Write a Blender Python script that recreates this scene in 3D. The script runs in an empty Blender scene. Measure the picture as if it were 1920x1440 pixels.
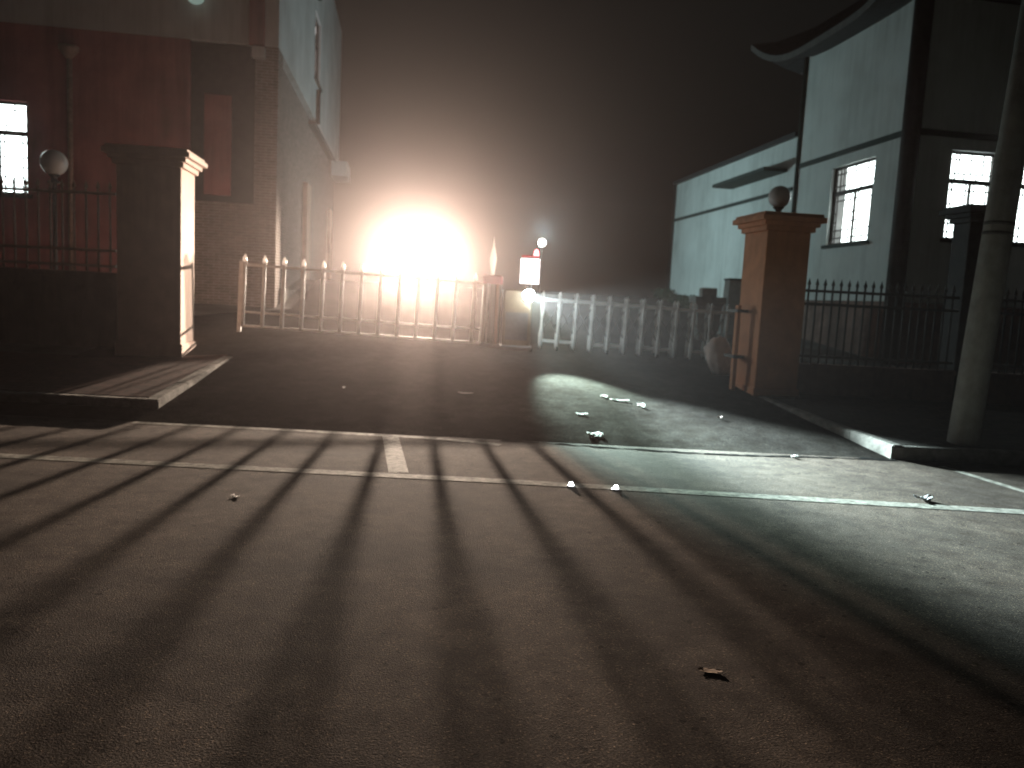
import bpy, math, random
from mathutils import Vector, Matrix
random.seed(7)
R = math.radians
SC = bpy.context.scene
COL = SC.collection

# ------------------------------------------------------------------ camera, world, exposure
cam_d = bpy.data.cameras.new('camera'); cam = bpy.data.objects.new('camera', cam_d); COL.objects.link(cam)
PITCH, ROLL = R(6.3), 0.05
fw = Vector((0, math.cos(PITCH), -math.sin(PITCH)))
u0 = Vector((0, math.sin(PITCH), math.cos(PITCH))); x0 = Vector((1, 0, 0))
rt = math.cos(ROLL)*x0 + math.sin(ROLL)*u0
up = -math.sin(ROLL)*x0 + math.cos(ROLL)*u0
M = Matrix((rt, up, -fw)).transposed().to_4x4(); M.translation = (0, 0, 1.7)
cam.matrix_world = M
cam_d.sensor_width = 36; cam_d.lens = 1450/1920*36
cam_d.clip_start = 0.05; cam_d.clip_end = 2000
cam_d.dof.use_dof = True; cam_d.dof.focus_distance = 3.8; cam_d.dof.aperture_fstop = 2.0
SC.camera = cam
w = bpy.data.worlds.new('World'); SC.world = w; w.use_nodes = True
bg = w.node_tree.nodes['Background']
bg.inputs[0].default_value = (0.95, 1.0, 0.93, 1); bg.inputs[1].default_value = 0.0045
vs = SC.view_settings
vs.view_transform = 'Standard'; vs.look = 'None'; vs.exposure = 0; vs.gamma = 1; vs.use_curve_mapping = False
SC.cycles.use_denoising = True
SC.cycles.sample_clamp_indirect = 4
SC.cycles.max_bounces = 6; SC.cycles.volume_bounces = 0
SC.cycles.transparent_max_bounces = 8

HEAD_W = 34000.0      # each headlamp
FLOOD_W = 64000.0
YARD_W = 620.0
HAZE_D = 8.5e-4
HAZE_G = 0.885

# ------------------------------------------------------------------ materials
def mat(name, col, rough=.8, var=.25, scale=6, bump=0., bscale=40, spec=.3, metal=0., detail=6, col2=None, vec='Object'):
    m = bpy.data.materials.new(name); m.use_nodes = True
    nt = m.node_tree; n = nt.nodes; l = nt.links; p = n['Principled BSDF']
    tc = n.new('ShaderNodeTexCoord')
    no = n.new('ShaderNodeTexNoise'); no.inputs['Scale'].default_value = scale; no.inputs['Detail'].default_value = detail
    no.inputs['Roughness'].default_value = .65
    l.new(tc.outputs[vec], no.inputs['Vector'])
    r = n.new('ShaderNodeValToRGB')
    a = [max(0, c*(1-var)) for c in col]; b = [min(1, c*(1+var)) for c in col]
    if col2: a, b = col, col2
    r.color_ramp.elements[0].position = .3; r.color_ramp.elements[0].color = (*a, 1)
    r.color_ramp.elements[1].position = .7; r.color_ramp.elements[1].color = (*b, 1)
    l.new(no.outputs['Fac'], r.inputs[0]); l.new(r.outputs[0], p.inputs['Base Color'])
    p.inputs['Roughness'].default_value = rough; p.inputs['Specular IOR Level'].default_value = spec
    p.inputs['Metallic'].default_value = metal
    if bump:
        nb = n.new('ShaderNodeTexNoise'); nb.inputs['Scale'].default_value = bscale; nb.inputs['Detail'].default_value = 5
        l.new(tc.outputs[vec], nb.inputs['Vector'])
        bp = n.new('ShaderNodeBump'); bp.inputs['Strength'].default_value = bump; bp.inputs['Distance'].default_value = .02
        l.new(nb.outputs['Fac'], bp.inputs['Height']); l.new(bp.outputs['Normal'], p.inputs['Normal'])
    return m

def streaks(m, dark, amount):
    """rain streaks and blotches over a wall paint"""
    nt = m.node_tree; n = nt.nodes; l = nt.links; p = n['Principled BSDF']
    src = p.inputs['Base Color'].links[0].from_socket
    tc = n.new('ShaderNodeTexCoord'); mp = n.new('ShaderNodeMapping'); mp.inputs['Scale'].default_value = (3.2, 3.2, .22)
    l.new(tc.outputs['Object'], mp.inputs[0])
    a = n.new('ShaderNodeTexNoise'); a.inputs['Scale'].default_value = 1.6; a.inputs['Detail'].default_value = 8; a.inputs['Roughness'].default_value = .7; l.new(mp.outputs[0], a.inputs['Vector'])
    c = n.new('ShaderNodeTexNoise'); c.inputs['Scale'].default_value = .7; c.inputs['Detail'].default_value = 7; l.new(tc.outputs['Object'], c.inputs['Vector'])
    mu = n.new('ShaderNodeMath'); mu.operation = 'MULTIPLY'; l.new(a.outputs['Fac'], mu.inputs[0]); l.new(c.outputs['Fac'], mu.inputs[1])
    mr = n.new('ShaderNodeMapRange'); mr.inputs['From Min'].default_value = .2; mr.inputs['From Max'].default_value = .42; mr.inputs['To Max'].default_value = amount
    l.new(mu.outputs[0], mr.inputs['Value'])
    x = n.new('ShaderNodeMix'); x.data_type = 'RGBA'; l.new(mr.outputs[0], x.inputs[0]); l.new(src, x.inputs[6]); x.inputs[7].default_value = (*dark, 1)
    l.new(x.outputs[2], p.inputs['Base Color']); return m

def emit(name, col, strength, var=0., scale=2.):
    m = bpy.data.materials.new(name); m.use_nodes = True
    nt = m.node_tree; n = nt.nodes; l = nt.links; n.remove(n['Principled BSDF'])
    e = n.new('ShaderNodeEmission'); e.inputs[0].default_value = (*col, 1); e.inputs[1].default_value = strength
    l.new(e.outputs[0], n['Material Output'].inputs['Surface'])
    if var:
        tc = n.new('ShaderNodeTexCoord'); no = n.new('ShaderNodeTexNoise'); no.inputs['Scale'].default_value = scale
        mr = n.new('ShaderNodeMapRange'); mr.inputs['From Min'].default_value = .3; mr.inputs['From Max'].default_value = .7
        mr.inputs['To Min'].default_value = strength*(1-var); mr.inputs['To Max'].default_value = strength*(1+var)
        l.new(tc.outputs['Object'], no.inputs['Vector']); l.new(no.outputs['Fac'], mr.inputs['Value']); l.new(mr.outputs[0], e.inputs[1])
    return m

def asphalt(name, base, patch, sparkle=True, bump=.42):
    """worn bitumen: pale and dark aggregate, wide patches, coarse bump"""
    m = bpy.data.materials.new(name); m.use_nodes = True
    nt = m.node_tree; n = nt.nodes; l = nt.links; p = n['Principled BSDF']
    tc = n.new('ShaderNodeTexCoord')
    def noise(s, d=4, ro=.6):
        q = n.new('ShaderNodeTexNoise'); q.inputs['Scale'].default_value = s; q.inputs['Detail'].default_value = d
        q.inputs['Roughness'].default_value = ro; l.new(tc.outputs['Object'], q.inputs['Vector']); return q
    big = noise(.45, 5); mid = noise(5., 5); fine = noise(95, 4, .75)
    def mix(kind, fac, a, b):
        x = n.new('ShaderNodeMix'); x.data_type = 'RGBA'; x.blend_type = kind; x.clamp_result = True
        if isinstance(fac, float): x.inputs[0].default_value = fac
        else: l.new(fac, x.inputs[0])
        for i, v in ((6, a), (7, b)):
            if isinstance(v, tuple): x.inputs[i].default_value = (*v, 1)
            else: l.new(v, x.inputs[i])
        return x.outputs[2]
    def ramp(src, p0, c0, p1, c1):
        r = n.new('ShaderNodeValToRGB'); e = r.color_ramp.elements
        e[0].position = p0; e[0].color = (*c0, 1); e[1].position = p1; e[1].color = (*c1, 1); l.new(src, r.inputs[0]); return r.outputs[0]
    c = ramp(big.outputs['Fac'], .40, base, .60, patch)
    c = mix('MULTIPLY', .8, c, ramp(mid.outputs['Fac'], .32, (.62, .58, .56), .68, (1.35, 1.36, 1.38)))
    c = mix('MULTIPLY', .9, c, ramp(fine.outputs['Fac'], .35, (.34, .32, .31), .66, (1.7, 1.67, 1.63)))
    vo = n.new('ShaderNodeTexVoronoi'); vo.inputs['Scale'].default_value = 125; l.new(tc.outputs['Object'], vo.inputs['Vector'])
    peb = ramp(vo.outputs['Color'], .74, (0, 0, 0), .92, (1, 1, 1))
    c = mix('MIX', peb, c, mix('MULTIPLY', 1., c, (2.5, 2.35, 2.1)))
    sk = n.new('ShaderNodeTexVoronoi'); sk.inputs['Scale'].default_value = 38; l.new(tc.outputs['Object'], sk.inputs['Vector'])
    c = mix('MULTIPLY', 1., c, ramp(sk.outputs['Color'], .05, (.4, .38, .36), .16, (1, 1, 1)))
    # tar-filled cracks
    cr = n.new('ShaderNodeTexVoronoi'); cr.feature = 'DISTANCE_TO_EDGE'; cr.inputs['Scale'].default_value = .33
    wa = n.new('ShaderNodeVectorMath'); wa.operation = 'MULTIPLY_ADD'
    l.new(mid.outputs['Color'], wa.inputs[0]); wa.inputs[1].default_value = (.5, .5, 0); l.new(tc.outputs['Object'], wa.inputs[2])
    l.new(wa.outputs[0], cr.inputs['Vector'])
    ck = ramp(cr.outputs['Distance'], 0., (.45, .45, .45), .012, (1, 1, 1))
    c = mix('MULTIPLY', .35, c, ck)
    l.new(c, p.inputs['Base Color'])
    p.inputs['Roughness'].default_value = .95; p.inputs['Specular IOR Level'].default_value = .0 if 'drive' in name else .03
    add = n.new('ShaderNodeMath'); add.operation = 'MULTIPLY_ADD'; add.inputs[1].default_value = .6
    l.new(vo.outputs['Distance'], add.inputs[0]); l.new(fine.outputs['Fac'], add.inputs[2])
    a2 = n.new('ShaderNodeMath'); a2.operation = 'MULTIPLY_ADD'; a2.inputs[1].default_value = .3
    md = noise(22, 4); l.new(md.outputs['Fac'], a2.inputs[0]); l.new(add.outputs[0], a2.inputs[2])
    bp = n.new('ShaderNodeBump'); bp.inputs['Strength'].default_value = bump; bp.inputs['Distance'].default_value = .012
    l.new(a2.outputs[0], bp.inputs['Height']); l.new(bp.outputs['Normal'], p.inputs['Normal'])
    return m

def brick(name, c1, c2, mortar, scale=1., bw=.24, bh=.065, axis='XZ'):
    m = bpy.data.materials.new(name); m.use_nodes = True
    nt = m.node_tree; n = nt.nodes; l = nt.links; p = n['Principled BSDF']
    tc = n.new('ShaderNodeTexCoord'); sp = n.new('ShaderNodeSeparateXYZ'); cb = n.new('ShaderNodeCombineXYZ')
    l.new(tc.outputs['Object'], sp.inputs[0])
    if axis == 'XZ':
        ad = n.new('ShaderNodeMath'); ad.operation = 'ADD'; l.new(sp.outputs['X'], ad.inputs[0]); l.new(sp.outputs['Y'], ad.inputs[1])
        l.new(ad.outputs[0], cb.inputs['X']); l.new(sp.outputs['Z'], cb.inputs['Y'])
    else:
        l.new(sp.outputs['X'], cb.inputs['X']); l.new(sp.outputs['Y'], cb.inputs['Y'])
    b = n.new('ShaderNodeTexBrick'); b.inputs['Scale'].default_value = scale
    b.inputs['Brick Width'].default_value = bw; b.inputs['Row Height'].default_value = bh; b.inputs['Mortar Size'].default_value = .008
    b.inputs['Color1'].default_value = (*c1, 1); b.inputs['Color2'].default_value = (*c2, 1); b.inputs['Mortar'].default_value = (*mortar, 1)
    l.new(cb.outputs[0], b.inputs['Vector'])
    no = n.new('ShaderNodeTexNoise'); no.inputs['Scale'].default_value = 9; no.inputs['Detail'].default_value = 6; l.new(tc.outputs['Object'], no.inputs['Vector'])
    x = n.new('ShaderNodeMix'); x.data_type = 'RGBA'; x.blend_type = 'MULTIPLY'; x.inputs[0].default_value = .6
    r = n.new('ShaderNodeValToRGB'); r.color_ramp.elements[0].position = .3; r.color_ramp.elements[0].color = (.5, .5, .5, 1); r.color_ramp.elements[1].position = .7
    l.new(no.outputs['Fac'], r.inputs[0]); l.new(b.outputs['Color'], x.inputs[6]); l.new(r.outputs[0], x.inputs[7]); l.new(x.outputs[2], p.inputs['Base Color'])
    bp = n.new('ShaderNodeBump'); bp.inputs['Strength'].default_value = .6; bp.inputs['Distance'].default_value = .012; bp.invert = True
    l.new(b.outputs['Fac'], bp.inputs['Height']); l.new(bp.outputs['Normal'], p.inputs['Normal'])
    p.inputs['Roughness'].default_value = .95; p.inputs['Specular IOR Level'].default_value = .03
    return m

MT = {}
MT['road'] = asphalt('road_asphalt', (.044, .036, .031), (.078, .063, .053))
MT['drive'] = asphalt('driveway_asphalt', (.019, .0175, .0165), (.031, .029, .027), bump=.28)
MT['ground'] = mat('yard_concrete', (.16, .15, .14), .95, .3, 1.5, .4, 25, .03)
MT['paint'] = mat('worn_road_paint', (.05, .047, .04), .8, scale=11, detail=10, col2=(.33, .31, .27), bump=.3, bscale=60, spec=.02)
MT['pave'] = brick('pavement_brick', (.13, .078, .066), (.095, .065, .056), (.05, .042, .038), 1, .3, .15, 'XY')
MT['pave2'] = brick('dark_pavement_brick', (.085, .075, .065), (.065, .06, .055), (.04, .037, .033), 1, .3, .15, 'XY')
MT['tar'] = mat('tar_seam', (.012, .012, .012), .9, .3, 20, .4, 40, .0)
MT['kerb'] = mat('kerb_concrete', (.22, .205, .185), .95, .45, 5, .5, 35, .03)
MT['tan'] = mat('orange_tan_render', (.60, .265, .14), .85, .14, 3, .25, 50)
MT['tan2'] = mat('cream_tan_render', (.58, .40, .32), .85, .14, 3, .25, 50)
MT['basew'] = mat('brown_base_render', (.22, .14, .115), .9, .3, 3, .3, 40)
MT['white'] = mat('white_wall_paint', (.66, .70, .68), .85, .07, 1.1, .1, 30)
MT['grey'] = mat('grey_wall_paint', (.56, .56, .56), .85, .1, .8, .1, 30)
MT['maroon'] = mat('maroon_wall_paint', (.34, .115, .115), .85, .25, 1.1, .15, 30)
MT['brick'] = brick('grey_brick', (.26, .21, .19), (.20, .165, .15), (.40, .36, .33))
MT['dark'] = mat('dark_timber', (.035, .03, .028), .7, .3, 6, .2, 30)
MT['band'] = mat('dark_green_band', (.045, .06, .055), .8, .2, 5)
MT['tile'] = mat('dark_roof_tile', (.05, .05, .052), .8, .3, 8, .4, 20)
MT['roofedge'] = mat('pale_eave_edge', (.14, .14, .135), .8, .2, 5)
MT['steel'] = mat('grey_steel_paint', (.50, .49, .48), .7, .2, 12, .1, 60, .25)
MT['whitesteel'] = mat('white_steel', (.66, .64, .62), .45, .12, 12, .1, 60, .5)
MT['iron'] = mat('dark_iron', (.06, .055, .05), .6, .3, 12, .2, 60, .4)
MT['pickL'] = mat('rust_brown_iron', (.30, .19, .15), .6, .3, 12, .2, 60, .4)
MT['box'] = mat('brown_enamel', (.11, .075, .045), .5, .2, 8, .1, 40, .4)
MT['red'] = mat('red_plastic', (.24, .05, .05), .5, .15, 8)
MT['conc'] = mat('pole_concrete', (.30, .29, .26), .9, .25, 4, .3, 40)
MT['glass'] = mat('frosted_globe', (.70, .68, .66), .12, .05, 6, 0, 40, .6)
MT['stone'] = mat('planter_stone', (.20, .20, .185), .9, .25, 6, .4, 30)
MT['leaf'] = mat('hedge_leaf', (.03, .055, .03), .7, .4, 9)
MT['sack'] = mat('pale_sack', (.52, .42, .38), .75, .2, 9, .5, 18)
MT['paper'] = mat('white_paper', (.85, .87, .84), .7, .06, 14, .2, 30)
MT['dryleaf'] = mat('dry_leaf', (.25, .15, .08), .7, .3, 20)
MT['body'] = mat('dark_car_paint', (.05, .05, .06), .25, .1, 8, spec=.6)
MT['carglass'] = mat('car_glass', (.015, .017, .02), .06, .1, 4, spec=.7)
MT['tyre'] = mat('tyre_rubber', (.02, .02, .02), .9, .2, 20)
MT['chrome'] = mat('chrome', (.6, .6, .6), .2, .05, 8, metal=1)
MT['stud'] = mat('stud_reflector', (.8, .8, .8), .15, .05, 20, spec=.8)
MT['pane'] = emit('lit_window_pane', (.88, 1.0, .98), 7.0, .35, 1.6)
MT['panedim'] = emit('lit_side_window', (1.0, .96, .95), 1.1, .3, 2)
MT['lens'] = emit('headlamp_lens', (1., .88, .66), 60)
MT['flood'] = emit('floodlight_lens', (.80, .97, 1.0), 240)
MT['led'] = emit('led_display_white', (1., .93, .93), 3.5, .25, 12)
MT['ledred'] = emit('led_display_red', (1., .05, .08), .5)
MT['curtain'] = emit('backlit_curtain', (.80, .88, .84), .42, .3, 3)
MT['beacon'] = emit('red_beacon_lit', (1., .25, .28), 6)
MT['studglint'] = emit('stud_painted_glint', (.95, 1., 1.), 30)  # emission stands in for light thrown back by the reflective studs
MT['yard'] = emit('yard_lamp_glow', (.95, 1.0, .95), 12)
MT['dimlamp'] = emit('dim_wall_lamp', (.72, 1.0, .88), .22)
for k_, dk, am in (('white', (.36, .38, .36), .55), ('grey', (.30, .29, .28), .6), ('maroon', (.13, .04, .035), .8), ('basew', (.05, .035, .03), .7), ('tan', (.30, .14, .08), .5), ('tan2', (.28, .18, .12), .5), ('conc', (.14, .13, .12), .7)):
    streaks(MT[k_], dk, am)
def translucent(m, f):
  nt = m.node_tree; tr = nt.nodes.new('ShaderNodeBsdfTranslucent'); tr.inputs[0].default_value = (.85, .80, .78, 1)
  ms = nt.nodes.new('ShaderNodeMixShader'); ms.inputs[0].default_value = f
  nt.links.new(nt.nodes['Principled BSDF'].outputs[0], ms.inputs[1]); nt.links.new(tr.outputs[0], ms.inputs[2]); nt.links.new(ms.outputs[0], nt.nodes['Material Output'].inputs['Surface']); return m
MT['trans'] = translucent(mat('translucent_white', (.8, .72, .7), .5, .05, 5), .75)
translucent(MT['paper'], .5)
MT['tip'] = translucent(mat('white_plastic_tip', (.85, .82, .8), .4, .05, 5), .6)

# ------------------------------------------------------------------ mesh builder
class MB:
    def __init__(s): s.v = []; s.f = []; s.sm = []
    def add(s, vs_, fs, smooth=False):
        o = len(s.v); s.v += [tuple(p) for p in vs_]; s.f += [tuple(o+i for i in f) for f in fs]; s.sm += [smooth]*len(fs); return s
    def box(s, x0, x1, y0, y1, z0, z1):
        return s.add([(x0,y0,z0),(x1,y0,z0),(x1,y1,z0),(x0,y1,z0),(x0,y0,z1),(x1,y0,z1),(x1,y1,z1),(x0,y1,z1)],
                     [(0,3,2,1),(4,5,6,7),(0,1,5,4),(1,2,6,5),(2,3,7,6),(3,0,4,7)])
    def bbox(s, x0, x1, y0, y1, z0, z1, b):
        """box with chamfered upright and top edges"""
        def ring(e, z): return [(x0+e,y0,z),(x1-e,y0,z),(x1,y0+e,z),(x1,y1-e,z),(x1-e,y1,z),(x0+e,y1,z),(x0,y1-e,z),(x0,y0+e,z)]
        def ringi(z): 
            a0,a1,c0,c1 = x0+b,x1-b,y0+b,y1-b
            return [(a0+b,c0,z),(a1-b,c0,z),(a1,c0+b,z),(a1,c1-b,z),(a1-b,c1,z),(a0+b,c1,z),(a0,c1-b,z),(a0,c0+b,z)]
        v = ring(b, z0)+ring(b, z1-b)+ringi(z1)
        f = [tuple(range(7,-1,-1)), tuple(range(16,24))]
        for k in (0, 8):
            f += [(k+i, k+(i+1)%8, k+8+(i+1)%8, k+8+i) for i in range(8)]
        return s.add(v, f)
    def bar(s, a, b, w_, h=None):
        """square bar from a to b"""
        a, b = Vector(a), Vector(b); h = h or w_; d = (b-a).normalized()
        q = Vector((0,0,1)) if abs(d.z) < .9 else Vector((0,1,0))
        e1 = d.cross(q).normalized()*w_/2; e2 = e1.cross(d).normalized()*h/2
        v = [a-e1-e2, a+e1-e2, a+e1+e2, a-e1+e2, b-e1-e2, b+e1-e2, b+e1+e2, b-e1+e2]
        return s.add(v, [(0,3,2,1),(4,5,6,7),(0,1,5,4),(1,2,6,5),(2,3,7,6),(3,0,4,7)])
    def tube(s, pts, r, n=10, caps=True):
        pts = [Vector(p) for p in pts]; rs = r if isinstance(r, (list, tuple)) else [r]*len(pts); v = []; f = []
        for i, p in enumerate(pts):
            d = (pts[min(i+1, len(pts)-1)]-pts[max(i-1, 0)]).normalized()
            q = Vector((0,0,1)) if abs(d.z) < .9 else Vector((0,1,0))
            e1 = d.cross(q).normalized(); e2 = e1.cross(d)
            v += [p+(e1*math.cos(2*math.pi*k/n)+e2*math.sin(2*math.pi*k/n))*rs[i] for k in range(n)]
        for i in range(len(pts)-1):
            f += [(i*n+k, i*n+(k+1)%n, (i+1)*n+(k+1)%n, (i+1)*n+k) for k in range(n)]
        s.add(v, f, True)
        if caps:
            o = len(s.v)-len(v); s.f += [tuple(o+k for k in range(n-1,-1,-1)), tuple(o+len(v)-n+k for k in range(n))]; s.sm += [False, False]
        return s
    def lathe(s, prof, cx=0, cy=0, cz=0, n=16, sq=False):
        """prof: (radius, z) from bottom to top"""
        v = []; f = []
        for r_, z in prof:
            v += [(cx+r_*math.cos(2*math.pi*(k+.5)/n), cy+r_*math.sin(2*math.pi*(k+.5)/n), cz+z) for k in range(n)]
        for i in range(len(prof)-1):
            f += [(i*n+k, i*n+(k+1)%n, (i+1)*n+(k+1)%n, (i+1)*n+k) for k in range(n)]
        f += [tuple(range(n-1,-1,-1)), tuple(len(v)-n+k for k in range(n))]
        return s.add(v, f, not sq)
    def sphere(s, c, r, n=18, m_=12, sc=(1,1,1)):
        prof = [(r*math.sin(math.pi*i/m_)+1e-4, -r*math.cos(math.pi*i/m_)) for i in range(m_+1)]
        v = []; f = []
        for r_, z in prof: v += [(c[0]+sc[0]*r_*math.cos(2*math.pi*k/n), c[1]+sc[1]*r_*math.sin(2*math.pi*k/n), c[2]+sc[2]*z) for k in range(n)]
        for i in range(m_): f += [(i*n+k, i*n+(k+1)%n, (i+1)*n+(k+1)%n, (i+1)*n+k) for k in range(n)]
        return s.add(v, f, True)
    def build(s, name, m, parent=None):
        me = bpy.data.meshes.new(name); me.from_pydata(s.v, [], s.f); me.materials.append(m)
        me.polygons.foreach_set('use_smooth', s.sm); me.update()
        o = bpy.data.objects.new(name, me); COL.objects.link(o)
        if parent: o.parent = parent
        return o

def tag(o, label, cat, group=None):
    o['label'] = label; o['category'] = cat
    if group: o['group'] = group
    return o
def thing(name, label, cat, loc=(0,0,0), rot=(0,0,0), group=None):
    o = bpy.data.objects.new(name, None); COL.objects.link(o); o.location = loc; o.rotation_euler = rot
    return tag(o, label, cat, group)
def struct(name, mb, m):
    o = mb.build(name, m); o['kind'] = 'structure'; return o
def copy_part(o, parent, loc):
    c = o.copy(); COL.objects.link(c); c.parent = parent; c.location = loc
    for ch in list(o.children):
        d = ch.copy(); COL.objects.link(d); d.parent = c
    return c

# ------------------------------------------------------------------ ground
Y0 = 9.2
def H(y, x=0.):
    """ground height: flat road, then a ramp of one in nine that also falls a little to the right, then the level yard"""
    if y < Y0: return 0.
    return min(.116*(y-Y0)*(1-.035*max(-7., min(6., x))), 2.0)
YS = [Y0, 10, 12, 14, 16, 18, 20, 22]+[23.4+.25*i for i in range(18)]+[28, 32]
def sheet(xs, ys, dz):
    b = MB(); v = [(x, y, H(y, x)+dz) for y in ys for x in xs]; k = len(xs)
    return b.add(v, [(j*k+i, j*k+i+1, (j+1)*k+i+1, (j+1)*k+i) for j in range(len(ys)-1) for i in range(k-1)])
struct('ground', sheet([-220, -60, -20, -7, 0, 6, 20, 60, 220], [-120, 0]+YS+[60, 300], -.012), MT['ground'])
struct('road', sheet([-120, 120], [-60, -10, Y0], 0.), MT['road'])
# driveway: the ramp through the gateway, wider inside the yard
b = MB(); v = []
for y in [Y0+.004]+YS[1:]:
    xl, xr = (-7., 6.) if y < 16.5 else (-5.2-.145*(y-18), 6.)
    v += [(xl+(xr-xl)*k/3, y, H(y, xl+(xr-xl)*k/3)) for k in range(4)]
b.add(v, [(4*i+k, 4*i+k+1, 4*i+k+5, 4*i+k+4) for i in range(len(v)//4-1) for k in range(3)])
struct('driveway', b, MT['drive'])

def hpl(y): return .20+.10*(y-9.9)
def hpr(y): return .16+.047*(y-Y0)
# pavements: slabs beside the ramp, with concrete kerbs along road and ramp
def slab(poly, h, name, m='pave'):
    b = MB(); n = len(poly)
    v = [(x, y, h(y)) for x, y in poly]+[(x, y, -.05) for x, y in poly]
    b.add(v, [tuple(range(n))]+[(i, n+i, n+(i+1)%n, (i+1)%n) for i in range(n)])
    return struct(name, b, MT[m])
slab([(-90, 9.90), (-4.62, 9.90), (-4.80, 12.9), (-5.15, 14.2), (-90, 14.2)], hpl, 'pavement_left')
slab([(4.76, 9.34), (90, 9.34), (90, 13.4), (4.06, 13.4), (4.09, 12.5)], hpr, 'pavement_right', 'pave2')
def kerb(pts, h, wd, name):
    """kerb of separate stones along a polyline, wd to the inside"""
    b = MB()
    for (ax, ay), (bx, by) in zip(pts, pts[1:]):
        a, c = Vector((ax, ay)), Vector((bx, by)); L = (c-a).length; d = (c-a)/L; nn = Vector((-d.y, d.x))*wd
        k = max(1, int(L/.8)); k = min(k, 60)
        for i in range(k):
            p = a+d*(L*i/k+.006); q = a+d*(L*(i+1)/k-.006)
            jit = random.uniform(-.006, .006)
            t = [(p, 0), (q, 0), (q, 1), (p, 1)]
            vv = [((pt+nn*s_).x, (pt+nn*s_).y, -.05) for pt, s_ in t]
            zz = lambda y: h(y)+.006+jit
            top0 = [((pt+nn*s_).x, (pt+nn*s_).y, zz(pt.y)-(.02 if s_ == 0 else 0)) for pt, s_ in t]
            top = [((pt+nn*(s_ if s_ else .18)).x, (pt+nn*(s_ if s_ else .18)).y, zz(pt.y)) for pt, s_ in t]
            b.add(vv+top0+top, [(0,3,2,1),(0,1,5,4),(1,2,6,5),(2,3,7,6),(3,0,4,7),(4,5,9,8),(5,6,10,9),(6,7,11,10),(7,4,8,11),(8,9,10,11)])
    return struct(name, b, MT['kerb'])
kerb([(-40, 9.75), (-4.50, 9.75)], hpl, .14, 'kerb_left_road')
kerb([(-4.50, 9.77), (-4.68, 12.9)], hpl, .16, 'kerb_left_ramp')
kerb([(3.97, 12.5), (4.62, 9.22)], hpr, .13, 'kerb_right_ramp')
kerb([(4.64, 9.2), (40, 9.2)], hpr, .14, 'kerb_right_road')

# painted lines: 4 mm sheets above the road
def strip(pts, wd, z, name):
    b = MB(); v = []
    for i, (x, y) in enumerate(pts):
        d = Vector(pts[min(i+1, len(pts)-1)])-Vector(pts[max(i-1, 0)]); d.normalize()
        nx, ny = -d.y*wd/2, d.x*wd/2
        v += [(x-nx, y-ny, z), (x+nx, y+ny, z)]
    b.add(v, [(2*i, 2*i+2, 2*i+3, 2*i+1) for i in range(len(pts)-1)])
    return struct(name, b, MT['paint'])
strip([(-30, 7.12), (-5, 7.10), (0, 7.08), (5, 6.88), (30, 6.1)], .17, .004, 'road_marking')
strip([(-4.5, 9.12), (-2.6, 9.13), (-1.0, 9.08), (-.45, 8.97), (-.1, 8.86)], .13, .004, 'road_marking_stop_line')
strip([(-1.035, 7.21), (-1.41, 9.05)], .19, .004, 'road_marking_bar')
strip([(5.05, 8.9), (5.12, 8.63), (5.28, 7.76), (5.6, 6.6)], .10, .004, 'road_marking_edge')

rn = random.Random(21); b = MB(); v = []
for i in range(61):
    x = -.1+4.75*i/60; c = 9.17-.22*math.exp(-((x-2.2)/1.6)**2)+rn.uniform(-.02, .02); wd = rn.uniform(.012, .05)
    v += [(x, c-wd, .006+H(c, x)), (x, c+wd, .006+H(c+wd, x))]
b.add(v, [(2*i, 2*i+2, 2*i+3, 2*i+1) for i in range(60)]); struct('road_seam', b, MT['tar'])

# ------------------------------------------------------------------ gate pillars
def pillar(label, cx, cy, wx, wy, z0, ztop, m, group='gate pillars'):
    t = thing('gate_pillar', label, 'pillar', (cx, cy, 0), (0, 0, R(8.25)), group)
    hx, hy = wx/2, wy/2
    MB().bbox(-hx, hx, -hy, hy, z0-.3, ztop-.28, .012).build('shaft', m, t)
    MB().bbox(-hx-.03, hx+.03, -hy-.03, hy+.03, z0-.3, z0+.16, .012).build('plinth', m, t)
    c = MB()
    for e, a, d in ((.05, .28, .20), (.10, .20, .13), (.17, .13, .05), (.13, .05, 0)):
        c.bbox(-hx-e, hx+e, -hy-e, hy+e, ztop-a, ztop-d+.001*e, .008)
    c.build('cap', m, t)
    return t
pr = pillar('tan orange gate pillar with glass globe lamp on its stepped cap', 4.26, 13.02, .74, .84, .30, 3.27, MT['tan'])
pl = pillar('cream gate pillar lit brightly on one side, next to brick house', -6.02, 13.02, .98, .84, .52, 3.80, MT['tan2'])
p3 = pillar('dark fence pillar half hidden behind the leaning concrete pole', 7.66, 13.35, .42, .42, .33, 3.62, MT['dark'], None)

# globe lamps
def globe(label, loc, r, post):
    t = thing('globe_lamp', label, 'lamp', loc, group='unlit globe lamps')
    MB().lathe([(.10, 0), (.10, .03), (.05, .05), (.05, .10), (.09, .13), (.09, .15)], n=16).build('base', MT['iron'], t)
    MB().sphere((0, 0, .13+r), r).build('globe', MT['glass'], t)
    if post: MB().tube([(0, 0, -post), (0, 0, .01)], .035).build('post', MT['iron'], t)
    return t
globe('unlit glass globe lamp on top of the tan orange pillar', (4.24, 13.0, 3.265), .18, 0)
globe('unlit round globe lamp on thin post behind brown fence', (-8.15, 13.75, 3.30), .22, 3.0)

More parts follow.
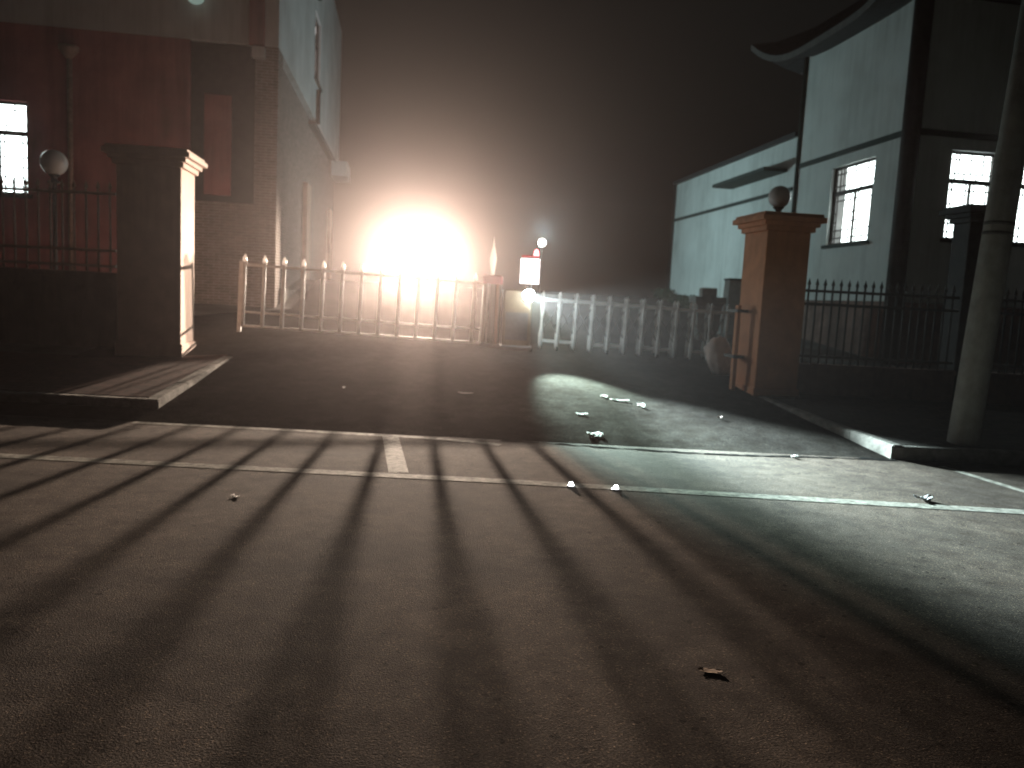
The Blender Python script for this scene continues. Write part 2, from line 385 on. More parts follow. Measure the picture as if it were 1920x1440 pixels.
# ------------------------------------------------------------------ fences on base walls
def fence(label, a, L, zb, zt, rails, step, m, tip, rot):
    t = thing('picket_fence', label, 'fence', a, (0, 0, rot))
    n = int(L/step)
    b = MB(); b.lathe([(.017, 0), (.017, zt-zb-.10)], n=8)
    p = b.build('picket', m, t); p.location = (step/2, 0, zb)
    s = MB().lathe([(.017, 0), (.03, .03), (.012, .09), (.001, .13)], cz=zt-zb-.105, n=8).build('spear_tip', m, p)
    for i in range(1, n): copy_part(p, t, (step*(i+.5), 0, zb))
    for z in rails: MB().bar((0, 0, z), (L, 0, z), .04, .045).build('rail', m, t)
    return t
def base_wall(label, x0, x1, y0, y1, z0, z1, mname='basew'):
    t = MB(); t.box(x0, x1, y0, y1, z0, z1-.07); o = t.build('base_wall', MT[mname]); tag(o, label, 'wall')
    MB().bbox(x0, x1, y0-.04, y1+.04, z1-.072, z1, .01).build('coping', MT[mname], o); return o
base_wall('dark rendered base wall under the brown fence beside cream pillar', -40, -6.51, 13.0, 13.24, -.1, 1.80)
base_wall('low dark base wall under the black spear fence', 4.66, 7.44, 13.0, 13.24, -.1, .86)
base_wall('low dark base wall beyond the half hidden fence pillar', 7.88, 40, 13.0, 13.24, -.1, .86)
fence('brown iron picket fence between cream pillar and lit lattice window', (-9.75, 13.12, 0), 3.0, 1.80, 3.28, (1.90, 2.16, 3.1), .20, MT['pickL'], True, 0)
fence('black spear topped fence between tan pillar and concrete pole', (4.70, 13.12, 0), 2.74, .86, 2.27, (.98, 1.86, 2.08), .135, MT['iron'], True, 0)
fence('short black spear fence past the half hidden pillar', (7.90, 13.12, 0), 2.6, .86, 2.27, (.98, 1.86, 2.08), .135, MT['iron'], True, 0)

# ------------------------------------------------------------------ steel barrier gate (driveway, by the house)
gl = thing('steel_gate', 'grey steel gate with spear topped bars in front of headlights', 'gate', (-5.36, 15.05, .86), (0, R(1.65), math.atan2(.55, 4.88)))
GL = 4.72
b = MB(); b.lathe([(.034, .06), (.034, 1.30)], n=12)
pk = b.build('bar', MT['steel'], gl); pk.location = (.06, 0, 0)
MB().lathe([(.034, 0), (.046, .035), (.034, .09), (.002, .16)], cz=1.29, n=10).build('spear_tip', MT['tip'], pk)
st = .372
for i in range(1, 13): copy_part(pk, gl, (.06+st*i, 0, 0))
MB().bar((0, 0, 1.24), (GL, 0, 1.24), .045, .05).build('top_rail', MT['steel'], gl)
MB().bar((0, 0, .33), (GL, 0, .33), .03, .035).build('lower_rail', MT['steel'], gl)
MB().bar((0, 0, .06), (GL, 0, .06), .04, .04).build('bottom_rail', MT['steel'], gl)
for x in (0., GL):
    MB().bar((x, 0, -.30), (x, 0, 1.30), .07).build('end_post', MT['steel'], gl)

# latch post of that gate: twin tubes, red cap, pale translucent flame-shaped marker
lp = thing('latch_post', 'twin tube latch post with red cap at the end of steel gate', 'post', (-.46, 15.42, H(15.42)))
MB().tube([(-.10, 0, -.02), (-.10, 0, 1.28)], .035).build('tube', MT['whitesteel'], lp)
MB().tube([(.08, 0, -.02), (.08, 0, 1.24)], .04).build('tube', MT['tan'], lp)
MB().bbox(-.22, .18, -.10, .10, 1.24, 1.42, .03).build('cap', MT['red'], lp)
MB().box(-.20, .16, -.02, .09, .05, 1.24).build('back_plate', MT['box'], lp)
MB().bbox(-.22, .18, -.12, .12, -.05, .08, .02).build('foot', MT['iron'], lp)
mk = MB().lathe([(.035, 0), (.045, .12), (.07, .30), (.055, .42), (.025, .56), (.003, .74)], n=14).build('flame_marker', MT['trans'])
mk.location = (-.49, 15.42, H(15.42)+1.42)
tag(mk, 'pale flame shaped marker standing on the red capped latch post', 'marker')

# ------------------------------------------------------------------ retractable gate
rg = thing('retractable_gate', 'grey folding gate of linked spindle bars between control box and tan pillar', 'gate', (.52, 15.5, H(15.5, .52)), (0, R(1.45), 0))
b = MB(); b.lathe([(.026, .02), (.040, .10), (.042, .30), (.024, .44), (.020, .62), (.040, .76), (.044, .92), (.026, .98), (.026, 1.08), (.038, 1.10), (.008, 1.17)], n=10)
pk = b.build('spindle_bar', MT['whitesteel'], rg); pk.location = (0, 0, 0)
RS = .335
for i in range(12):
    for r_ in (0, 1):
        if i or r_: copy_part(pk, rg, (RS*i, .32*r_, 0))
for r_ in (0, 1):
    y = .32*r_
    MB().bar((-.1, y, 1.00), (RS*11+.1, y, 1.00), .035, .06).build('top_rail', MT['whitesteel'], rg)
    for g in range(4):
        x = RS*3*g
        q = MB(); q.bar((x-.03, y, .17), (x+RS*2+.03, y, .17), .035, .045)
        q.build('lower_rail', MT['whitesteel'], rg)
for g in range(4):
    x = RS*(3*g+1)
    MB().bar((x, -.02, .17), (x, .34, .17), .04).build('cross_tie', MT['steel'], rg)
    for y in (0, .32):
        q = MB(); q.tube([(x-.018, y, .045), (x+.018, y, .045)], .05, 14); q.build('wheel', MT['tyre'], rg)
for i in range(11):
    q = MB(); q.bar((RS*i, .02, .30), (RS*(i+1), .30, .90), .02, .012); q.bar((RS*i, .30, .90), (RS*(i+1), .02, .30), .02, .012)
    q.build('scissor_link', MT['iron'], rg)

# its motor head: box, display, floodlight, beacon
mh = thing('gate_control_box', 'brown gate control box with lit display, floodlight and red beacon', 'control box', (.05, 15.35, H(15.35)))
MB().bbox(-.30, .26, -.16, .22, .06, 1.16, .03).build('housing', MT['box'], mh)
MB().box(-.24, .20, -.168, -.158, .18, .72).build('service_panel', MT['iron'], mh)
MB().bbox(-.34, .30, -.20, .26, -.03, .07, .02).build('foot', MT['iron'], mh)
MB().tube([(.19, .0, 1.14), (.19, .0, 1.30)], .05).build('neck', MT['iron'], mh)
d = MB(); d.bbox(-.02, .40, -.10, .06, 1.27, 1.80, .015); d = d.build('display', MT['iron'], mh)
MB().box(.02, .36, -.08, .04, 1.802, 1.835).build('red_strip', MT['ledred'], d)
MB().box(.005, .375, -.112, -.102, 1.29, 1.775).build('screen', MT['led'], d)
f = MB(); f.bbox(.09, .29, -.30, -.165, .97, 1.17, .02); f = f.build('floodlight', MT['iron'], mh)
MB().sphere((.19, -.31, 1.06), .115, sc=(1, .6, 1)).build('lens', MT['flood'], f)
q = MB().lathe([(.05, 0), (.055, .05), (.05, .11), (.03, .15), (.004, .17)], cx=.30, cy=-.02, cz=1.80, n=14).build('beacon', MT['beacon'], mh)
def spot(name, loc, target, watts, col, ang, blend, rad, parent=None):
    L = bpy.data.lights.new(name, 'SPOT'); L.energy = watts; L.color = col; L.spot_size = R(ang); L.spot_blend = blend; L.shadow_soft_size = rad
    o = bpy.data.objects.new(name, L); COL.objects.link(o); o.location = loc
    o.rotation_euler = (Vector(target)-Vector(loc)).to_track_quat('-Z', 'Y').to_euler(); return o
spot('floodlight_beam', (.24, 14.90, H(15.35)+1.06), (3.42, 8.66, .70), FLOOD_W, (.74, .97, 1.0), 31, .85, .06)

spot('floodlight_wash', (.20, 14.90, H(15.35)+1.03), (1.40, 10.9, .05), FLOOD_W*.36, (.70, .98, .90), 31, .8, .06)

# catch post against the tan pillar
cp = thing('catch_post', 'brown steel catch post with brackets against the tan pillar', 'post', (3.70, 12.95, H(12.95, 3.7)), (0, 0, R(8.25)))
MB().box(-.03, .03, -.05, .05, -.05, 1.40).build('upright', MT['tan'], cp)
for z in (.52, 1.28): MB().box(-.06, .13, -.10, .30, z, z+.05).build('bracket', MT['iron'], cp)

# ------------------------------------------------------------------ windows with lattice
def wall(mb, x0, x1, z0, z1, holes, t=.22):
    """wall in the local xz-plane, front face at y=0, with rectangular openings (reveals included)"""
    xs = sorted({x0, x1, *[h[0] for h in holes], *[h[1] for h in holes]}); zs = sorted({z0, z1, *[h[2] for h in holes], *[h[3] for h in holes]})
    solid = lambda i, j: 0 <= i < len(xs)-1 and 0 <= j < len(zs)-1 and not any(h[0] <= (xs[i]+xs[i+1])/2 <= h[1] and h[2] <= (zs[j]+zs[j+1])/2 <= h[3] for h in holes)
    for i in range(len(xs)-1):
        for j in range(len(zs)-1):
            if not solid(i, j): continue
            a, c, e, g = xs[i], xs[i+1], zs[j], zs[j+1]
            mb.add([(a,0,e),(c,0,e),(c,0,g),(a,0,g)], [(0,1,2,3)]); mb.add([(a,t,e),(c,t,e),(c,t,g),(a,t,g)], [(3,2,1,0)])
            for di, dj, q in ((-1,0,[(a,0,e),(a,0,g),(a,t,g),(a,t,e)]), (1,0,[(c,0,e),(c,t,e),(c,t,g),(c,0,g)]), (0,-1,[(a,0,e),(a,t,e),(c,t,e),(c,0,e)]), (0,1,[(a,0,g),(c,0,g),(c,t,g),(a,t,g)])):
                if not solid(i+di, j+dj): mb.add(q, [(0,1,2,3)])
def xform(mb, fn): mb.v = [fn(p) for p in mb.v]; return mb
def lattice_window(parent, x0, x1, z0, z1, fn, pane='pane', fm='dark', curtain=0.):
    """window in an opening of a wall: frame, glowing pane behind, lattice bars; fn maps wall-plane coordinates to the building's"""
    wd, hg = x1-x0, z1-z0; y = .08
    f = MB(); e = .06
    f.box(x0, x0+e, y, y+.07, z0, z1); f.box(x1-e, x1, y, y+.07, z0, z1); f.box(x0+e, x1-e, y, y+.07, z0, z0+e); f.box(x0+e, x1-e, y, y+.07, z1-e, z1)
    zt = z0+hg*.665; f.box(x0+e, x1-e, y, y+.068, zt-.05, zt+.05)
    xm = x0+wd*.52; f.box(xm-.022, xm+.022, y+.002, y+.066, z0+e, zt-.05)
    fo = xform(f, fn).build('window', MT[fm], parent)
    l = MB(); h = .026
    def hb(xa, xb, z): l.box(xa, xb, y+.012, y+.04, z-h/2, z+h/2)
    def vb(x, za, zb): l.box(x-h/2, x+h/2, y+.014, y+.038, za, zb)
    # interlocking frames of the transom light
    a0, a1 = x0+e, x1-e; b0, b1 = zt+.05, z1-e; bh = b1-b0; aw = a1-a0
    hb(a0, a1, b0+bh*.22); hb(a0, a1, b0+bh*.78)
    for k in (.2, .5, .8): vb(a0+aw*k, b0+bh*.22, b1)
    vb(a0+aw*.35, b0, b0+bh*.22); vb(a0+aw*.65, b0, b0+bh*.22); vb(a0+aw*.12, b0, b1)
    # casements: border strip, corner keys
    for (c0, c1) in ((a0, xm-.022), (xm+.022, a1)):
        cw = c1-c0; d0, d1 = z0+e, zt-.05; dh = d1-d0
        vb(c0+cw*.16, d0, d1); vb(c1-cw*.16, d0, d1)
        hb(c0, c1, d0+dh*.10); hb(c0, c1, d0+dh*.26); hb(c0, c1, d1-dh*.12)
        for k in (.44, .62): hb(c0, c0+cw*.16, d0+dh*k); hb(c1-cw*.16, c1, d0+dh*k)
        vb((c0+c1)/2, d0, d0+dh*.26)
    xform(l, fn).build('lattice', MT[fm], fo)
    p = MB(); p.box(x0+.01, x1-.01, y+.10, y+.11, z0+.01, z1-.01)
    xform(p, fn).build('pane', MT[pane], fo)
    if curtain:
        k = MB(); k.box(x0+.012, x0+curtain, y+.085, y+.095, z0+.012, z1-.012); xform(k, fn).build('curtain', MT['curtain'], fo)
    s = MB(); s.box(x0-.08, x1+.08, -.07, .05, z0-.07, z0+.012)
    xform(s, fn).build('sill', MT['band'], fo)
    return fo

front = lambda p: p                                  # wall plane = local x, facing local -y
def sideL(p): return (p[1], -p[0], p[2])             # wall on local x=0 facing local -x; wall coordinate = -y
def sideR(p): return (-p[1], p[0], p[2])             # wall on local x=0 facing local +x; wall coordinate = y

TH = R(8.25)
# ------------------------------------------------------------------ white house (beyond the tan pillar)
rb = thing('white_house', 'white two storey house with upturned dark roof and lit lattice windows', 'house', (8.22, 17.0, 0), (0, 0, TH))
b = MB(); fb = MB(); wall(fb, .22, 9, 2.05, 8.9, [(1.02, 2.12, 3.45, 5.35), (2.72, 4.2, 3.45, 5.35)]); b.v, b.f, b.sm = fb.v, fb.f, fb.sm
sb = MB(); wall(sb, -4.75, -.0, 2.05, 8.9, [(-3.02, -1.20, 3.42, 5.35)]); xform(sb, sideL); b.add(sb.v, sb.f)
b.build('wall', MT['white'], rb)
MB().box(.24, 9, 4.5, 4.75, 2.05, 8.9).build('rear_wall', MT['white'], rb)
MB().box(-.06, 9, -.08, 4.78, .3, 2.048).build('plinth', MT['basew'], rb)
lattice_window(rb, 1.02, 2.12, 3.45, 5.35, front)
lattice_window(rb, 2.72, 4.2, 3.45, 5.35, front)
lattice_window(rb, -3.02, -1.20, 3.42, 5.35, sideL, curtain=.42)
MB().tube([(-.02, -.03, .3), (-.02, -.03, 9.2)], .19, 18).build('corner_column', MT['dark'], rb)
MB().tube([(-.03, 4.78, 2.0), (-.03, 4.78, 8.9)], .06, 12).build('downpipe', MT['band'], rb)
q = MB(); q.box(-.035, .0-.002, .15, 4.7, 5.60, 5.73); q.build('string_course', MT['band'], rb)
q = MB(); q.box(.15, 9, -.035, -.002, 5.60, 5.73); q.build('string_course', MT['band'], rb)
# roof: hipped, with eaves swept up at the corners
def sweep_roof(x0, x1, y0, y1, ze, zr, ov, lift, n=24):
    """closed shell: outer eave ring (lifted at the corners), mid ring, ridge; thickness below"""
    pts = []
    cs = [(x0-ov, y0-ov), (x1+ov, y0-ov), (x1+ov, y1+ov), (x0-ov, y1+ov)]
    for k in range(4):
        a, c = cs[k], cs[(k+1)%4]
        for i in range(n):
            t = i/n; e = abs(2*t-1)**4
            cx_, cy_ = (x0+x1)/2, (y0+y1)/2
            x = a[0]+(c[0]-a[0])*t; y = a[1]+(c[1]-a[1])*t
            L = math.hypot(x-cx_, y-cy_); k2 = 1+.28*e*ov/L
            pts.append((cx_+(x-cx_)*k2, cy_+(y-cy_)*k2, ze+lift*e))
    N = len(pts); rings = []
    hx = (x1-x0)/2; hy = (y1-y0)/2; cx_, cy_ = (x0+x1)/2, (y0+y1)/2
    rl = max(hx-hy, .3)
    for s_ in (0, .15, .35, .6, .85, 1.):
        ring = []
        for (x, y, z) in pts:
            tx = cx_+max(-rl, min(rl, x-cx_)); ty = cy_
            zz = ze+(zr-ze)*(s_**1.25)
            ring.append((x+(tx-x)*s_, y+(ty-y)*s_, zz+(z-ze)*(1-s_)**3))
        rings.append(ring)
    und = [[(x, y, z-.16) for x, y, z in rings[0]], [(x+(cx_-x)*.0+ (1 if x < x0 else -1 if x > x1 else 0)*min(ov*.9, abs(x-(x0 if x < x0 else x1))) if (x < x0 or x > x1) else x,
             y+(1 if y < y0 else -1 if y > y1 else 0)*min(ov*.9, abs(y-(y0 if y < y0 else y1))) if (y < y0 or y > y1) else y, z*.5+(ze)*.5+.12) for x, y, z in pts]]
    return rings, und, N
rings, und, N = sweep_roof(0, 9, 0, 4.75, 8.3, 11.2, .95, .8)
b = MB(); v = [p for r_ in rings for p in r_]
b.add(v, [(i*N+k, i*N+(k+1)%N, (i+1)*N+(k+1)%N, (i+1)*N+k) for i in range(len(rings)-1) for k in range(N)])
o = len(b.v); v = und[0]+und[1]
b.add(v, [(k, N+k, N+(k+1)%N, (k+1)%N) for k in range(N)]+[tuple(range(N, 2*N))])
ro = b.build('roof', MT['tile'], rb)
b = MB(); b.add(rings[0]+und[0], [(k, N+k, N+(k+1)%N, (k+1)%N) for k in range(N)]); b.build('eave_edge', MT['roofedge'], ro)

# white wing behind it
wg = thing('white_wing', 'low white side building with flat roof behind the upturned roof house', 'house', (8.22-.1435*4.9, 17+.99*4.9, 0), (0, 0, TH))
b = MB(); sb = MB(); wall(sb, -9.6, -.0, 2.05, 6.5, []); xform(sb, sideL); b.add(sb.v, sb.f)
b.box(.22, 6, 9.38, 9.6, 2.05, 6.5); b.build('wall', MT['white'], wg)
MB().box(-.12, 6, -.0, 9.75, 6.502, 6.62).build('roof', MT['tile'], wg)
MB().box(-.05, 6, 0, 9.66, .6, 2.048).build('plinth', MT['band'], wg)
MB().box(-.03, -.002, .1, 9.58, 5.05, 5.16).build('string_course', MT['band'], wg)
q = MB(); q.box(-.70, -.002, .5, 4.2, 5.62, 5.72); q.build('canopy', MT['band'], wg)
MB().box(-.03, .25, 9.602, 9.95, 1.9, 6.5).build('end_pier', MT['dark'], wg)

# ------------------------------------------------------------------ brick house (beyond the cream pillar)
lb = thing('brick_house', 'two storey house with overhanging pale upper floor on brick piers and maroon wall', 'house', (-5.59, 18.0, 0), (0, 0, TH))
b = MB(); b.box(-14, -.70, .25, .5, .5, 7.0)  # placeholder body behind the facing
b.v, b.f, b.sm = [], [], []
fb = MB(); wall(fb, -14, -1.9, .5, 7.02, [(-6.55, -5.25, 3.42, 5.40)], .22); b.add(fb.v, fb.f)
b.build('ground_floor_wall', MT['maroon'], lb)
lattice_window(lb, -6.55, -5.25, 3.42, 5.40, front)
b = MB(); b.box(-1.898, -.502, .05, .3, .5, 3.55); b.build('brick_dado', MT['brick'], lb)
b = MB(); b.box(-1.898, -.502, .12, .3, 3.552, 7.02); b.build('timber_panel', MT['dark'], lb)
b = MB(); b.box(-1.60, -1.02, .06, .118, 3.7, 5.9); b.build('shutter', MT['maroon'], lb)
b = MB(); b.box(-.5, 0, 0, .67, .5, 7.02); b.build('brick_pier', MT['brick'], lb)
b = MB(); b.box(-.14, 0, 5.7, 6.6, .9, 4.85); b.build('brick_pier', MT['tan2'], lb)
b = MB(); b.box(-.14, 0, 13.2, 14.1, 1.8, 4.85); b.build('brick_pier', MT['tan2'], lb)
b = MB(); b.box(-.4, -.16, .68, 16, .6, 7.02); b.build('porch_wall', MT['brick'], lb)
b = MB(); b.box(-.158, .10, .68, 16.3, .6, 1.66); b.build('porch_floor', MT['kerb'], lb)
# upper floor
b = MB(); fb = MB(); wall(fb, -14, -.22, 7.05, 12.5, [], .22); b.add(fb.v, fb.f)
sb = MB(); wall(sb, 0.0, 16.2, 7.05, 12.5, [(6.8, 8.4, 8.2, 10.2)], .22); xform(sb, sideR); b.add(sb.v, sb.f)
b.box(-14, -.22, 15.98, 16.2, 7.05, 12.5); b.build('upper_wall', MT['grey'], lb)
MB().box(-14, -.0, .0, 16.2, 7.021, 7.048).build('floor_slab', MT['grey'], lb)
lattice_window(lb, 6.8, 8.4, 8.2, 10.2, sideR, 'panedim')
MB().tube([(.07, 7.2, 10.6), (.07, 7.2, 12.5)], .07).build('downpipe', MT['dark'], lb)
MB().tube([(.07, 7.4, 6.9), (.07, 7.4, 7.95)], .07).build('downpipe', MT['dark'], lb)
MB().box(-.9, .05, 6.9, 16.4, 6.78, 6.90).build('balcony_ledge', MT['roofedge'], lb)
q = MB(); q.box(-.05, .55, 13.5, 15.4, 6.2, 6.77); q.build('corbel', MT['grey'], lb)
MB().box(-.62, -.30, -.14, -.002, 7.0, 12.5).build('corner_strip', MT['maroon'], lb)
MB().box(-.55, -.28, -.20, -.002, 6.72, 6.95).build('bracket', MT['grey'], lb)
MB().tube([(-4.35, -.09, 1.2), (-4.35, -.09, 6.35)], .055).build('rain_pipe', MT['pickL'], lb)
MB().lathe([(.06, 0), (.2, .18), (.2, .26)], cx=-4.35, cy=-.12, cz=6.35, n=12).build('rain_hopper', MT['pickL'], lb)
wl = thing('wall_lamp', 'dim greenish wall lamp high on the pale upper wall', 'lamp', (-7.25, 17.55, 7.95))
MB().bbox(-.16, .16, -.16, .22, -.02, .10, .02).build('bracket', MT['iron'], wl)
MB().sphere((0, -.04, -.14), .14, sc=(1.3, .8, .9)).build('shade', MT['dimlamp'], wl)

# ------------------------------------------------------------------ leaning concrete utility pole
up_ = thing('utility_pole', 'leaning tapered concrete utility pole on the pavement', 'pole', (5.70, 9.62, hpr(9.62)-.02), (0, R(2.9), 0))
MB().lathe([(.185, -.15), (.18, 0), (.135, 9.0)], n=28).build('shaft', MT['conc'], up_)
q = MB()
for z in (2.6, 2.72): q.lathe([(.170, z), (.170, z+.04)], n=28)
q.build('steel_band', MT['iron'], up_)

# ------------------------------------------------------------------ yard lamp (the far white lamp)
yl = thing('yard_lamp', 'small lit white lamp on thin post beyond the control box', 'lamp', (.76, 26, H(26)))
MB().tube([(0, 0, -.05), (0, 0, 1.52)], .035).build('post', MT['iron'], yl)
MB().sphere((0, 0, 1.64), .13).build('globe', MT['yard'], yl)
L = bpy.data.lights.new('yard_lamp_light', 'POINT'); L.energy = YARD_W; L.color = (.66, .96, 1.0); L.shadow_soft_size = .13
lo = bpy.data.objects.new('yard_lamp_light', L); COL.objects.link(lo); lo.location = (.76, 26, H(26)+1.93)

# ------------------------------------------------------------------ van with its headlamps on
cx, cy, cz = -3.36, 27.1, 2.0
van = thing('van', 'dark van facing the gate with both headlights blazing', 'van', (cx, cy, cz), (0, 0, TH))
# body by cross-sections along its length (front at y=0, nose toward local -y)
secs = [(-.02, .62, .35, .80), (.10, .78, .28, 1.08), (.55, .84, .26, 1.22), (1.05, .84, .26, 1.42), (1.75, .84, .26, 1.88), (2.6, .84, .26, 1.95), (4.0, .84, .28, 1.95), (4.35, .80, .34, 1.86), (4.42, .74, .42, 1.2)]
v = []; K = 12
for y, hw, z0, z1 in secs:
    zm = min(z1-.05, 1.0)
    prof = [(-hw*.9, z0), (-hw, z0+.12), (-hw, zm*.8), (-hw*.99, zm), (-hw*.86, z1-.08), (-hw*.76, z1), (hw*.76, z1), (hw*.86, z1-.08), (hw*.99, zm), (hw, zm*.8), (hw, z0+.12), (hw*.9, z0)]
    v += [(x, y, z) for x, z in prof]
b = MB(); b.add(v, [(i*K+k, i*K+(k+1)%K, (i+1)*K+(k+1)%K, (i+1)*K+k) for i in range(len(secs)-1) for k in range(K)], False)
b.f += [tuple(range(K-1, -1, -1)), tuple(len(v)-K+k for k in range(K))]; b.sm += [False, False]
body = b.build('body', MT['body'], van)
w_ = MB(); w_.add([(-.70, 1.12, 1.47), (.70, 1.12, 1.47), (.62, 1.70, 1.84), (-.62, 1.70, 1.84)], [(0,1,2,3)]); w_.v = [(x, y-.02, z+.012) for x, y, z in w_.v]; w_.build('windscreen', MT['carglass'], van)
for s in (-1, 1):
    w_ = MB(); w_.add([(s*.80, 1.75, 1.15), (s*.80, 4.0, 1.15), (s*.765, 4.0, 1.72), (s*.765, 1.9, 1.72)], [(0,1,2,3)]); w_.v = [(x+s*.03, y, z) for x, y, z in w_.v]; w_.build('side_window', MT['carglass'], van)
    for y in (.85, 3.55):
        q = MB(); q.tube([(s*.64, y, .31), (s*.85, y, .31)], .31, 20); wh = q.build('wheel', MT['tyre'], van)
        q = MB(); q.tube([(s*.84, y, .31), (s*.862, y, .31)], .19, 16); q.build('rim', MT['chrome'], wh)
    q = MB(); q.tube([(s*.445, -.06, .97), (s*.445, .12, .97)], .13, 18); hl = q.build('headlight', MT['chrome'], van)
    q = MB(); q.tube([(s*.445, -.085, .97), (s*.445, -.062, .97)], .105, 18); q.build('lens', MT['lens'], hl)
    q = MB(); q.box(s*.86, s*.86+s*.14, 1.2, 1.28, 1.25, 1.45); q.build('mirror', MT['body'], van)
MB().bbox(-.74, .74, -.10, .06, .34, .58, .03).build('bumper', MT['tyre'], van)
q = MB()
for z in (.66, .72, .78): q.box(-.3, .3, -.05, .02, z, z+.03)
q.build('grille', MT['chrome'], van)
Mv = Matrix.Translation((cx, cy, cz)) @ Matrix.Rotation(TH, 4, 'Z')
for s in (-1, 1):
    a = Mv @ Vector((s*.445, -.16, .97)); c = a+Vector((.03, -1, -.09))
    spot('headlight_beam', a, c, HEAD_W, (1., .80, .63), 36, .8, .09)

# ------------------------------------------------------------------ planter, cabinet, hedge, sack
pt = thing('stone_planter', 'dark stepped stone planter before the white side building', 'planter', (4.66, 19, H(19, 4.66)))
q = MB(); q.lathe([(.30, -.05), (.30, .18), (.36, .22), (.42, .80), (.52, .88), (.52, 1.02), (.44, 1.02)], n=4, sq=True); q.build('bowl', MT['stone'], pt)
MB().bbox(-.18, .18, -.18, .18, 1.0, 1.24, .02).build('core', MT['stone'], pt)
cb = thing('utility_cabinet', 'dark tapered utility cabinet between planter and tan pillar', 'cabinet', (5.62, 20, H(20, 5.62)))
q = MB(); q.lathe([(.46, -.05), (.46, .08), (.42, .1), (.34, 1.42)], n=4, sq=True); q.build('body', MT['stone'], cb)
q = MB(); q.lathe([(.37, 1.422), (.37, 1.48)], n=4, sq=True); q.build('lid', MT['band'], cb)

hd = MB(); rnd = random.Random(3)
ca, sa = math.cos(TH), math.sin(TH)
for i in range(2600):
    lx = rnd.uniform(-.75, -.15); ly = rnd.uniform(.4, 9.6); hgt = .34+.08*math.sin(ly*2.3)
    z0 = H(21.8+ly)+rnd.uniform(.0, hgt)*1.0
    px_ = 8.22-.1435*4.9+lx*ca-ly*sa; py_ = 17+.99*4.9+lx*sa+ly*ca
    d = Vector((rnd.gauss(0, 1), rnd.gauss(0, 1), rnd.gauss(0, .7))).normalized(); e = d.cross(Vector((rnd.random(), rnd.random(), rnd.random()))).normalized()
    s_ = rnd.uniform(.05, .10); p = Vector((px_, py_, H(py_, px_)+rnd.uniform(0, hgt)))
    hd.add([p-e*s_*.4, p+d*s_, p+e*s_*.4, p-d*s_*.6], [(0,1,2,3)])
tag(hd.build('hedge', MT['leaf']), 'low dark hedge along the foot of the white side building', 'hedge')

# crumpled sack: a displaced blob
from mathutils import noise as mnoise
b = MB(); b.sphere((0, 0, 0), 1., 28, 18)
nv = []
for x, y, z in b.v:
    k = 1+.28*mnoise.noise(Vector((x*1.7+3, y*1.7, z*1.7)))+.14*mnoise.noise(Vector((x*4.3, y*4.3+5, z*4.3)))
    nx = (.24+.07*max(0, z))*x*k; nv.append((nx-.06*z+.03, .20*y*k, max(-.02, .30+.36*z*k)))
b.v = nv
sk = b.build('sack', MT['sack']); sk.location = (3.74, 14.25, H(14.25, 3.74)); tag(sk, 'pale crumpled sack on the ground by the tan pillar', 'sack')

# ------------------------------------------------------------------ litter and studs
def scrap(name, label, cat, loc, sx, sy, m, rz=0, curl=.02, seed=1, hgt=0., group=None):
    rn = random.Random(seed); n = 7; b = MB(); v = []
    for lay in (0, 1):
        for j in range(n):
            for i in range(n):
                u_, w2 = i/(n-1)-.5, j/(n-1)-.5
                ed = 1-.35*(abs(u_*w2)*4)**1.5
                z = curl*(u_*u_*4*rn.uniform(.6, 1.2)+.5*w2*rn.uniform(-1, 1)) if lay == 0 else 0
                v.append((u_*sx*ed*rn.uniform(.9, 1.05), w2*sy*ed*rn.uniform(.9, 1.05), z+hgt*(1-4*max(u_*u_, w2*w2))*rn.uniform(.5, 1.)+.004))
    nn = n*n
    for k in range(nn): v[nn+k] = (v[k][0], v[k][1], v[k][2]-.003)
    f = []
    for j in range(n-1):
        for i in range(n-1):
            a = j*n+i; f.append((a, a+1, a+n+1, a+n)); f.append((nn+a, nn+a+n, nn+a+n+1, nn+a+1))
    b.add(v, f, False)
    o = b.build(name, m); o.location = loc; o.rotation_euler = (0, 0, rz)
    return tag(o, label, cat, group)
g = 'litter on the driveway'
def onr(x, y): return (x, y, H(y, x)+.003)
scrap('paper_scrap', 'largest crumpled white paper, at the lit lower edge of the driveway', 'litter', onr(1.07, 9.58), .22, .26, MT['paper'], .3, .04, 2, .03, g)
scrap('paper_scrap', 'long straight white paper strip on the lit driveway', 'litter', onr(1.62, 11.51), .30, .10, MT['paper'], -.25, .02, 3, .02, g)
scrap('paper_scrap', 'tiny white scrap beside the upper end of the paper strip', 'litter', onr(1.41, 11.70), .07, .18, MT['paper'], .5, .03, 4, .02, g)
scrap('paper_scrap', 'small curled scrap past the lower end of the paper strip', 'litter', onr(1.90, 11.22), .06, .20, MT['paper'], .35, .04, 5, .02, g)
scrap('paper_scrap', 'thin crooked scrap between paper strip and largest paper', 'litter', onr(.98, 10.57), .17, .08, MT['paper'], -.1, .02, 6, .015, g)
scrap('paper_scrap', 'lone pale scrap on the dark part of the ramp', 'litter', onr(-2.47, 11.30), .05, .10, MT['paper'], .2, .02, 7, .02, g)
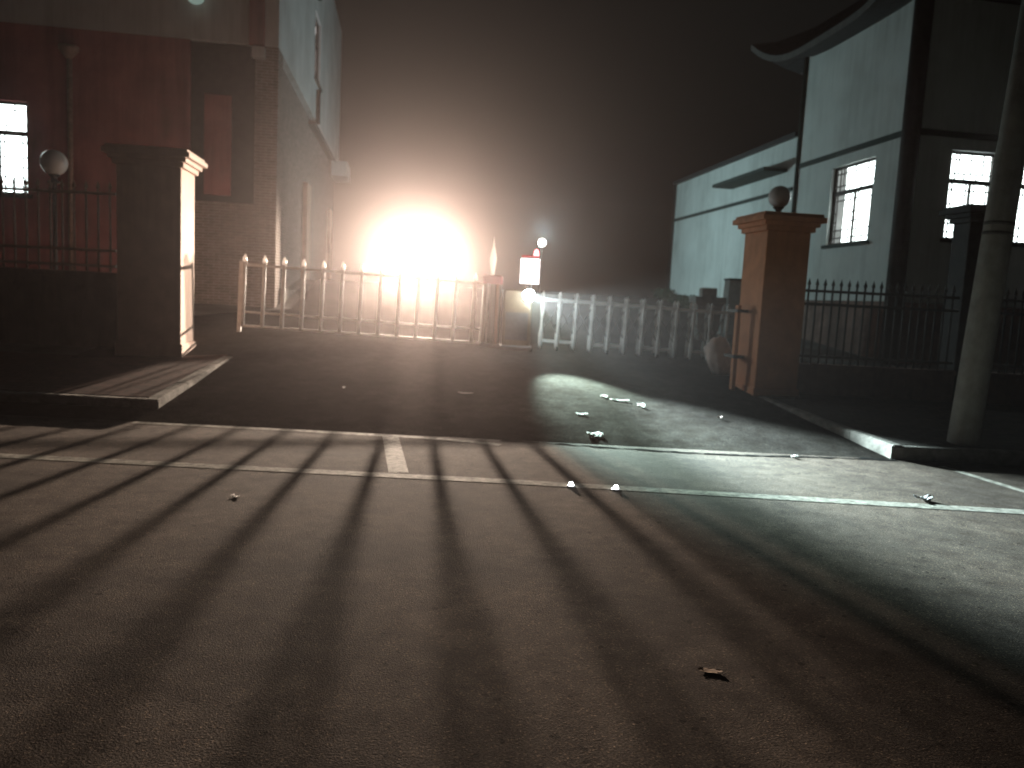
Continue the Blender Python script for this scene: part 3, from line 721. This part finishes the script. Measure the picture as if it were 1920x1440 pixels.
scrap('paper_scrap', 'yellowish flat strip near the foot of the control box ramp', 'litter', onr(-.69, 11.41), .26, .07, MT['sack'], -.05, .01, 8, .01, g)
scrap('paper_scrap', 'small grey scrap toward the kerb of the tan pillar', 'litter', onr(2.95, 10.79), .07, .07, MT['sack'], .4, .03, 9, .02, g)
scrap('paper_scrap', 'white scrap lying on the seam between ramp and road', 'litter', onr(3.36, 8.97), .10, .07, MT['paper'], .6, .03, 10, .02, g)
scrap('dry_leaf', 'pale curled leaf on the road among the bar shadows', 'leaf', (-2.18, 6.08, .002), .09, .05, MT['paper'], -.4, .012, 11, .006)
scrap('dry_leaf', 'brown dead leaf on the dark near road', 'leaf', (1.0, 3.48, .002), .12, .05, MT['dryleaf'], -.12, .004, 12, .0)

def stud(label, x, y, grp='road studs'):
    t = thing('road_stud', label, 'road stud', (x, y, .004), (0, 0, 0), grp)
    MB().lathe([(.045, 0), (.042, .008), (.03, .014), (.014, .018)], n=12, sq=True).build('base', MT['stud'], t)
    MB().sphere((0, 0, .022), .022, 12, 8).build('lamp', MT['studglint'], t)  # glowing bead imitates the reflector's glint
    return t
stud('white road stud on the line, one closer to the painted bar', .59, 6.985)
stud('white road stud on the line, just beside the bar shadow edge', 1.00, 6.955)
scrap('plastic_scrap', 'glinting crushed plastic scrap on the floodlit road line', 'litter', (3.93, 7.16, .003), .20, .12, MT['stud'], .2, .04, 13, .03)

# ------------------------------------------------------------------ haze: thin volume added to imitate lens glare round the headlights
hz = MB().box(-230, 230, -130, 310, -1.2, 40).build('glare_haze', MT['ground']); hz['kind'] = 'stuff'
m = bpy.data.materials.new('glare_volume'); m.use_nodes = True; nt = m.node_tree
nt.nodes.remove(nt.nodes['Principled BSDF'])
pv = nt.nodes.new('ShaderNodeVolumePrincipled'); pv.inputs['Density'].default_value = HAZE_D; pv.inputs['Anisotropy'].default_value = HAZE_G
pv.inputs['Color'].default_value = (.98, .86, .85, 1)
nt.links.new(pv.outputs[0], nt.nodes['Material Output'].inputs['Volume'])
hz.data.materials.clear(); hz.data.materials.append(m)
